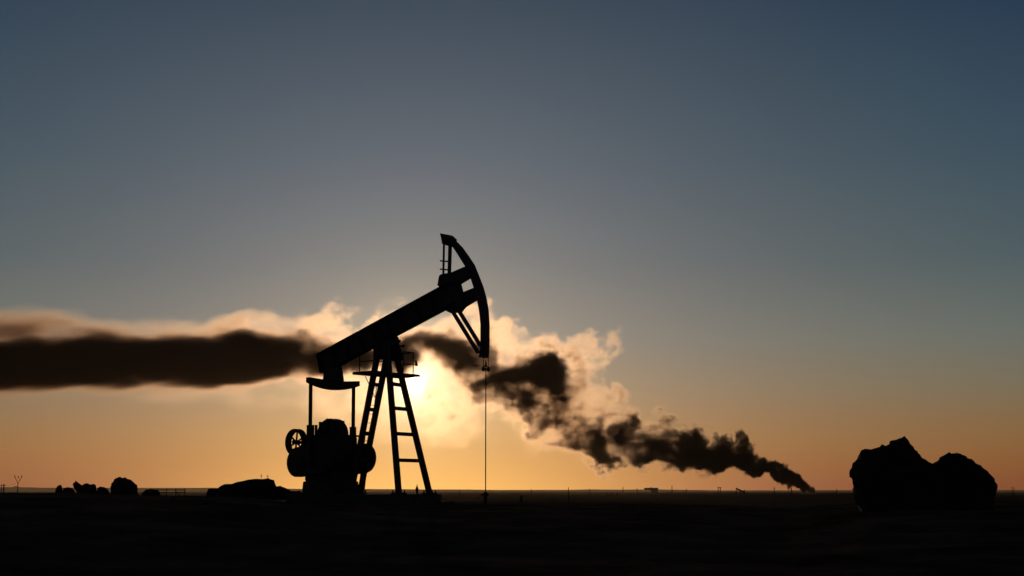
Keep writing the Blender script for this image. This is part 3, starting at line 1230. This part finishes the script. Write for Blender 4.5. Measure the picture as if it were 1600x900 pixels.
def build_smoke():
    rng = np.random.default_rng(5)
    U0, U1, V0, V1 = -190.0, 1284.0, 462.0, 772.0
    pc = at(800, HORIZON, SD)

    def wx(u, v=650.0):
        return at(u, v, SD).x

    def wz(v):
        return at(800, v, SD).z
    X0, X1 = wx(U0), wx(U1)
    Z0, Z1 = PLAIN - 1, wz(V0)
    YH = 70.0
    nx, ny, nz = 760, 44, 168
    xs = np.linspace(X0, X1, nx).astype(np.float32)
    ys = np.linspace(-YH, YH, ny).astype(np.float32)
    zs = np.linspace(Z0, Z1, nz).astype(np.float32)
    us = np.linspace(U0, U1, nx).astype(np.float32)       # picture column of every slice

    def lattice(cx, cy, cz, seed):
        """smooth noise (-1..1) on the grid from a random lattice; cx.. = lattice coordinate of every slice"""
        r = np.random.default_rng(seed)
        P = 40                                            # the lattice repeats after 40 cells
        L = r.standard_normal((P, P, P)).astype(np.float32)

        def taps(c):
            i = np.floor(c).astype(int)
            f_ = (c - i).astype(np.float32)
            w = ((1 - f_) ** 3 / 6, (3 * f_ ** 3 - 6 * f_ ** 2 + 4) / 6, (-3 * f_ ** 3 + 3 * f_ ** 2 + 3 * f_ + 1) / 6, f_ ** 3 / 6)
            return [((i + k) % P, w[k].astype(np.float32)) for k in range(4)]
        t = sum(L[i] * w[:, None, None] for i, w in taps(cx + 3.7 * seed))
        t = sum(t[:, i] * w[None, :, None] for i, w in taps(cy + 1.3 * seed))
        t = sum(t[:, :, i] * w[None, None, :] for i, w in taps(cz + 2.1 * seed))
        return t * 1.9

    # feature size along the plume: small at the fire, large and drawn out downwind
    size = np.interp(us, [-200, 300, 520, 700, 850, 1000, 1150, 1230, 1290], [50, 46, 40, 36, 30, 24, 14, 8, 5]).astype(np.float32)
    stretch = np.interp(us, [-200, 300, 520, 700, 850, 1290], [3.0, 2.4, 1.5, 1.2, 1.0, 1.0])
    cx = np.concatenate([[0], np.cumsum(np.diff(xs) / (size[1:] * stretch[1:]))]).astype(np.float32)

    def fbm(seed, octs=4, lac=2.0, gain=0.5, base=1.0, billow=False):
        acc = 0
        amp = 1.0
        for o in range(octs):
            k = base * lac ** o
            # two cross-section scales blended along x, because the lattice is separable
            big = lattice(cx * k, ys / 44 * k, zs / 44 * k, seed + o)
            sml = lattice(cx * k, ys / 13 * k, zs / 13 * k, seed + 50 + o)
            t = np.clip((size - 13) / (40 - 13), 0, 1)[:, None, None].astype(np.float32)
            n = big * np.sqrt(t) + sml * np.sqrt(1 - t)
            if billow:
                n = np.abs(n) * 2 - 0.9
            acc = acc + n * amp
            amp *= gain
        return acc

    amp = (size * np.interp(us, [0, 400, 700, 1000, 1150, 1200, 1290], [0.34, 0.42, 0.52, 0.52, 0.50, 0.55, 0.30]))[:, None, None].astype(np.float32)
    DX = fbm(100, 6, gain=0.62) * amp * 0.9
    DY = fbm(200, 2) * amp * 0.7
    DZ = fbm(300, 6, gain=0.62) * amp * np.interp(us, [0, 350, 520, 650, 1290], [0.18, 0.20, 0.6, 0.95, 0.95])[:, None, None].astype(np.float32)

    # blobs: u, v, ru, rv, weight.  Traced from the shapes the smoke has.
    dark = [
        (-190, 570, 160, 47, 1), (-60, 570, 140, 46, 1), (60, 568, 140, 45, 1), (180, 564, 120, 45, 1), (290, 562, 110, 45, 1), (390, 559, 90, 44, 1), (470, 557, 70, 38, .95), (540, 552, 60, 30, .75),
        (610, 546, 56, 28, .55), (660, 538, 46, 24, .6), (711, 536, 50, 25, .6), (762, 545, 30, 18, .5),
        (786, 590, 44, 30, .95), (822, 572, 52, 28, 1), (866, 575, 28, 26, 1), (842, 596, 40, 20, .9), (826, 604, 24, 18, 1), (800, 612, 26, 20, .8),
        (804, 634, 20, 26, .9), (842, 655, 20, 15, .8), (873, 647, 17, 13, .7), (815, 652, 14, 11, .6), (770, 560, 30, 20, .6),
        (880, 600, 54, 40, .28), (850, 642, 64, 42, .36), (925, 640, 52, 32, .28), (700, 542, 90, 40, .34), (640, 545, 80, 38, .36), (900, 690, 60, 34, .34), (960, 668, 40, 30, .3), (755, 562, 60, 46, .36), (715, 585, 60, 34, .30), (735, 640, 44, 40, .2), (660, 566, 66, 24, .30), (765, 600, 36, 30, .35),
        (-60, 522, 200, 40, .32), (80, 526, 150, 36, .30), (220, 532, 140, 26, .3), (330, 532, 130, 24, .28), (430, 532, 90, 24, .25), (370, 566, 90, 30, .4), (-90, 596, 180, 40, .25), (80, 596, 170, 38, .24), (240, 592, 150, 38, .24), (390, 588, 120, 36, .24), (735, 560, 42, 28, .5), (762, 582, 32, 26, .55), (950, 700, 26, 24, .5), (575, 548, 60, 26, .3),
        (923, 676, 24, 26, 1), (915, 702, 21, 18, .85), (935, 655, 16, 16, .65), (929, 711, 30, 13, .9), (951, 716, 26, 12, .95),
        (978, 678, 27, 23, 1), (997, 702, 27, 25, 1), (1005, 717, 36, 14, 1), (965, 702, 18, 18, .6), (885, 690, 22, 22, .4), (900, 660, 20, 18, .3),
        (1025, 696, 22, 22, .85), (1036, 714, 34, 18, 1), (1030, 668, 16, 15, .6),
        (1072, 694, 35, 19, 1), (1090, 684, 20, 12, .9), (1080, 714, 36, 16, 1), (1113, 716, 36, 18, 1), (1157, 702, 15, 17, 1),
        (1152, 717, 32, 17, 1), (1130, 706, 20, 14, .9), (1176, 733, 28, 12, 1), (1198, 735, 24, 13, 1), (1190, 726, 10, 9, 1), (1206, 728, 9, 8, 1),
        (1233, 740, 5.5, 5.5, 1.2), (1205, 724, 7, 7, 1.1), (1183, 722, 8, 8, 1), (1217, 731, 6, 6, 1.2), (1248, 748, 4.5, 4.5, 1.2), (1141, 697, 10, 10, 1), (1159, 690, 10, 10, 1), (1215, 737, 15, 11, 1), (1223, 745, 20, 11, 1), (1227, 737, 7, 7, 1), (1242, 753, 16, 9, 1), (1240, 746, 7, 6, 1), (1253, 758.5, 12, 7.5, 1), (1254, 752, 4, 4, 1), (1262, 763.5, 8, 6, 1), (1268, 767, 5, 5, 1),
    ]
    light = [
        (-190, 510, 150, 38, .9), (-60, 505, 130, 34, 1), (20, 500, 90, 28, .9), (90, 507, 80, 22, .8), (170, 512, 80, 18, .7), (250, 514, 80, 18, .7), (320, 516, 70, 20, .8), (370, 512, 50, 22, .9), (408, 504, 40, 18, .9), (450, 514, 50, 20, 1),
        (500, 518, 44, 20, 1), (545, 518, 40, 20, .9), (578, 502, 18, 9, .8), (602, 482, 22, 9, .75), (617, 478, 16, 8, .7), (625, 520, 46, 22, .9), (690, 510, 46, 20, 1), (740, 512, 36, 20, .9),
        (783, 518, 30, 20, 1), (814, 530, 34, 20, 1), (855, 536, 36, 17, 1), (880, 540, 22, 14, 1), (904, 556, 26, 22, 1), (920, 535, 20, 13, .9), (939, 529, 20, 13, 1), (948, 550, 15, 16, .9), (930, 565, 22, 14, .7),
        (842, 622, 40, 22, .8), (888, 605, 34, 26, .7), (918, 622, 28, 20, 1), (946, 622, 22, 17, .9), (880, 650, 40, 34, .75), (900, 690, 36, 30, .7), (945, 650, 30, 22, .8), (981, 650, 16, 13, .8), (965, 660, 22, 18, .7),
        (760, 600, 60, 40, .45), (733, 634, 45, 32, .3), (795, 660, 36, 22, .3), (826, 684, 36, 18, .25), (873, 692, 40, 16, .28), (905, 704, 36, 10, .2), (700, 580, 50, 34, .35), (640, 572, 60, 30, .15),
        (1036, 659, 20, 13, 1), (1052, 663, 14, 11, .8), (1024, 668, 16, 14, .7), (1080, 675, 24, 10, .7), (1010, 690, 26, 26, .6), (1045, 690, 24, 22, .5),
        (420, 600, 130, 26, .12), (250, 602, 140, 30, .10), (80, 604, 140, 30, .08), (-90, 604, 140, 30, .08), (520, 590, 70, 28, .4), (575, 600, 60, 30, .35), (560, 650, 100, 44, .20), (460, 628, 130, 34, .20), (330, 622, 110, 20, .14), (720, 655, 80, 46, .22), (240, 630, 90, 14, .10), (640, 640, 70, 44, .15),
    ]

    def splat(blobs, power, DZ=DZ):
        F = np.zeros((nx, ny, nz), np.float32)
        for (u, v, ru, rv, w) in blobs:
            c = at(u, v, SD)
            if u > 1130:
                rv *= 0.86
            rx, rz = ru * SS, rv * SS
            ry = min(58.0, 1.15 * min(max(rx, rz), 1.7 * rz))
            yo = float(rng.uniform(-.25, .25)) * min(ry, 30)
            m = float(np.interp(u, us, size)) * 1.6 + 4
            ix = np.searchsorted(xs, [c.x - rx - m, c.x + rx + m])
            iz = np.searchsorted(zs, [c.z - rz - m, c.z + rz + m])
            sl = (slice(ix[0], max(ix[1], ix[0] + 1)), slice(None), slice(iz[0], max(iz[1], iz[0] + 1)))
            qx = (xs[sl[0], None, None] + DX[sl] - c.x) / rx
            qy = (ys[None, :, None] + DY[sl] - yo) / ry
            qz = (zs[None, None, sl[2]] + DZ[sl] - c.z) / rz
            q = 1 - (qx * qx + qy * qy + qz * qz)
            np.maximum(q, 0, out=q)
            F[sl] += w * q ** power
        return F

    Fd = splat(dark, 1.0)
    Fl = splat(light, 1.0, DZ * np.interp(us, [-200, 200, 350, 560, 700], [1.0, 1.3, 2.0, 1.5, 1.0])[:, None, None].astype(np.float32))
    bl = fbm(400, 3, base=2.2, gain=0.55)

    def sstep(x, a, b):
        t = np.clip((x - a) / (b - a), 0, 1)
        return t * t * (3 - 2 * t)
    # (exponents and strengths by position along the plume)
    sharp = np.interp(us, [0, 500, 800, 1050, 1200], [1.1, 1.0, 0.8, 0.5, 0.30])[:, None, None].astype(np.float32)
    namp = np.interp(us, [0, 450, 700, 1290], [0.12, 0.2, 0.22, 0.22])[:, None, None].astype(np.float32)
    kd = np.interp(us, [-200, 100, 450, 600, 700, 830, 950, 1080, 1180, 1290], [.16, .16, .14, .085, .085, .13, .16, .25, .45, .7])[:, None, None].astype(np.float32)
    kl = np.interp(us, [-200, 0, 450, 700, 900, 1080, 1290], [.009, .012, .022, .024, .028, .04, .06])[:, None, None].astype(np.float32)
    tex = np.exp(np.clip(fbm(500, 5, base=1.9, gain=0.72), -2.2, 1.6) * np.interp(us, [0, 450, 650, 1290], [0.55, 0.65, 0.85, 0.5])[:, None, None].astype(np.float32))
    pw = np.interp(us, [0, 480, 620, 950, 1100, 1200], [2.5, 2.2, 1.8, 1.7, 1.2, 0.9])[:, None, None].astype(np.float32)
    Fd = np.maximum(Fd + namp * bl * np.minimum(Fd * 3, 1), 0)
    Fl = np.maximum(Fl + namp * bl * np.minimum(Fl * 2, 1), 0)
    dd = np.minimum(Fd / 0.9, 1.25) ** pw * kd * (0.45 * tex + 0.55)
    crisp = np.interp(us, [0, 450, 600, 1290], [0.15, 0.40, 0.22, 0.3])[:, None, None].astype(np.float32)
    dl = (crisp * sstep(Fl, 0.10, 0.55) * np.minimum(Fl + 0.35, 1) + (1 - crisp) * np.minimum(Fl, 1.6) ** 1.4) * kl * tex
    def trim(a):
        a = a.astype(np.float32)
        a[a < 0.0004] = 0
        a[:3] = 0                                         # clear the faces of the box
        a[-2:] = 0
        a[:, :1] = a[:, -1:] = 0
        a[:, :, -2:] = 0
        return a
    dd, dl = trim(dd), trim(dl)
    dens = dd + dl

    # depth of soot between each point and the open air: where it is great enough the smoke is opaque
    dxs, dys, dzs = xs[1] - xs[0], ys[1] - ys[0], zs[1] - zs[0]
    core_d = None
    for ax, st in ((1, dys), (2, dzs)):
        c = np.cumsum(dens, axis=ax) * st
        tot = c.take([-1], axis=ax)
        m_ = np.minimum(c - dens * st, tot - c)
        core_d = m_ if core_d is None else np.minimum(core_d, m_)
    core_d[:4] = 0
    core_d[-3:] = 0

    def smoke_mat(name, thin, thick):
        m = bpy.data.materials.new(name)
        m.use_nodes = True
        m.node_tree.nodes.clear()
        g = NT(m.node_tree)
        pv = g.node('ShaderNodeVolumePrincipled')
        at_n = g.node('ShaderNodeAttribute', attribute_name='density')
        cr = g.node('ShaderNodeValToRGB')
        ce = cr.color_ramp.elements
        ce[0].position, ce[0].color = 0.06, (*thin, 1)
        ce[1].position, ce[1].color = 0.8, (*thick, 1)
        g.put(cr.inputs[0], g.math('MULTIPLY', at_n.outputs['Fac'], 8.0))
        # fresh soot at the fire is blacker than smoke that has drifted and thinned
        oc = g.node('ShaderNodeTexCoord').outputs['Object']
        ox = g.node('ShaderNodeSeparateXYZ')
        g.put(ox.inputs[0], oc)
        age = g.node('ShaderNodeMapRange')
        g.put(age.inputs[0], ox.outputs[0])
        for i, v in ((1, wx(1190)), (2, wx(930)), (3, 0.12), (4, 1.0)):
            age.inputs[i].default_value = v
        g.put(pv.inputs['Color'], g.vec('MULTIPLY', cr.outputs[0], age.outputs[0]))
        pv.inputs['Density'].default_value = 1.0
        pv.inputs['Density Attribute'].default_value = 'density'
        pv.inputs['Anisotropy'].default_value = 0.85
        om = g.node('ShaderNodeOutputMaterial')
        g.l.new(pv.outputs[0], om.inputs['Volume'])
        return m

    core = mat('soot_core', (0.016, 0.013, 0.012), 1.0, 0.0, scale=0.02, var=0.2, bump=0.0)
    o = smoke_volume('smoke_plume', dd, core_d, smoke_mat('black_smoke', (0.62, 0.47, 0.37), (0.46, 0.37, 0.31)), core, (X0, X1, YH, Z0, Z1))
    o.location = (0, SD, 0)
    tag(o, 'long black smoke plume blown left from the fire on the horizon, its edges glowing', 'smoke', kind='stuff')
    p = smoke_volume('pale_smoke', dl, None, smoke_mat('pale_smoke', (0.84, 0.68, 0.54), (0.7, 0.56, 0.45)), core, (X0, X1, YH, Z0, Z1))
    p.parent = o
    p.location = (0.83, 1.37, 0.71)                       # keeps the two grids' cell faces from coinciding
    tag(p, 'pale glowing smoke round the black core')


def smoke_volume(name, dens, core_d, m, core, box):
    X0, X1, YH, Z0, Z1 = box
    nx, ny, nz = dens.shape
    me = bpy.data.meshes.new(name)
    me.vertices.add(nx * ny * nz)
    at_ = me.attributes.new('soot', 'FLOAT', 'POINT')
    at_.data.foreach_set('value', dens.transpose(2, 1, 0).ravel().copy())       # x fastest
    if core_d is not None:
        at2 = me.attributes.new('soot_depth', 'FLOAT', 'POINT')
        at2.data.foreach_set('value', core_d.transpose(2, 1, 0).ravel().copy())
    o = bpy.data.objects.new(name, me)
    COL.objects.link(o)
    me.materials.append(m)
    me.materials.append(core)

    # the grid of soot densities becomes the volume
    ng = bpy.data.node_groups.new('soot_grid', 'GeometryNodeTree')
    ng.interface.new_socket('Geometry', in_out='INPUT', socket_type='NodeSocketGeometry')
    ng.interface.new_socket('Geometry', in_out='OUTPUT', socket_type='NodeSocketGeometry')
    g = NT(ng)
    gi = g.node('NodeGroupInput')
    go = g.node('NodeGroupOutput')
    pos = g.node('GeometryNodeInputPosition').outputs[0]
    sp = g.node('ShaderNodeSeparateXYZ')
    g.put(sp.inputs[0], pos)

    def idx(s, lo, hi, n):
        a = g.math('DIVIDE', g.math('SUBTRACT', s, lo), (hi - lo) / (n - 1))
        return g.math('MINIMUM', g.math('MAXIMUM', g.math('ROUND', a), 0.0), n - 1.0)
    ix = idx(sp.outputs[0], X0, X1, nx)
    iy = idx(sp.outputs[1], -YH, YH, ny)
    iz = idx(sp.outputs[2], Z0, Z1, nz)
    # integer arithmetic keeps the index exact
    def imath(op, a, b):
        nd = g.node('FunctionNodeIntegerMath', operation=op)
        g.put(nd.inputs[0], a)
        g.put(nd.inputs[1], b)
        return nd.outputs[0]
    index = imath('ADD', ix, imath('MULTIPLY', imath('ADD', iy, imath('MULTIPLY', iz, ny)), nx))

    def grid(attr):
        na = g.node('GeometryNodeInputNamedAttribute', data_type='FLOAT')
        na.inputs['Name'].default_value = attr
        si = g.node('GeometryNodeSampleIndex', data_type='FLOAT', domain='POINT')
        g.put(si.inputs['Geometry'], gi.outputs[0])
        for s in si.inputs:
            if s.name == 'Value' and s.enabled:
                g.put(s, na.outputs[0])
        g.put(si.inputs['Index'], index)
        vc = g.node('GeometryNodeVolumeCube')
        g.put(vc.inputs['Density'], si.outputs[0])
        vc.inputs['Background'].default_value = 0.0
        vc.inputs['Min'].default_value = (X0, -YH, Z0)
        vc.inputs['Max'].default_value = (X1, YH, Z1)
        vc.inputs['Resolution X'].default_value = nx
        vc.inputs['Resolution Y'].default_value = ny
        vc.inputs['Resolution Z'].default_value = nz
        return vc.outputs[0]

    def with_mat(geo, mm):
        sm = g.node('GeometryNodeSetMaterial')
        g.put(sm.inputs['Geometry'], geo)
        sm.inputs['Material'].default_value = mm
        return sm.outputs[0]
    jn = g.node('GeometryNodeJoinGeometry')
    g.l.new(with_mat(grid('soot'), m), jn.inputs[0])
    if core_d is not None:                                # the opaque heart of the plume
        v2m = g.node('GeometryNodeVolumeToMesh')
        g.put(v2m.inputs['Volume'], grid('soot_depth'))
        v2m.inputs['Threshold'].default_value = 3.0
        g.l.new(with_mat(v2m.outputs[0], core), jn.inputs[0])
    g.l.new(jn.outputs[0], go.inputs[0])
    md = o.modifiers.new('soot_grid', 'NODES')
    md.node_group = ng
    return o


build_smoke()


# ------------------------------------------------------------------ haze
def build_haze():
    bm = new()
    s = 14500.0
    add_box(bm, -s, s, -s, s, PLAIN - 3.0, 420.0)
    m = bpy.data.materials.new('haze')
    m.use_nodes = True
    m.node_tree.nodes.clear()
    g = NT(m.node_tree)
    pv = g.node('ShaderNodeVolumePrincipled')
    pv.inputs['Color'].default_value = (0.80, 0.62, 0.42, 1)
    pv.inputs['Density'].default_value = HAZE_DENSITY
    pv.inputs['Anisotropy'].default_value = 0.6
    om = g.node('ShaderNodeOutputMaterial')
    g.l.new(pv.outputs[0], om.inputs['Volume'])
    o = link('haze', bm, m)
    tag(o, 'thin evening haze over the plain', 'haze', kind='stuff')


build_haze()
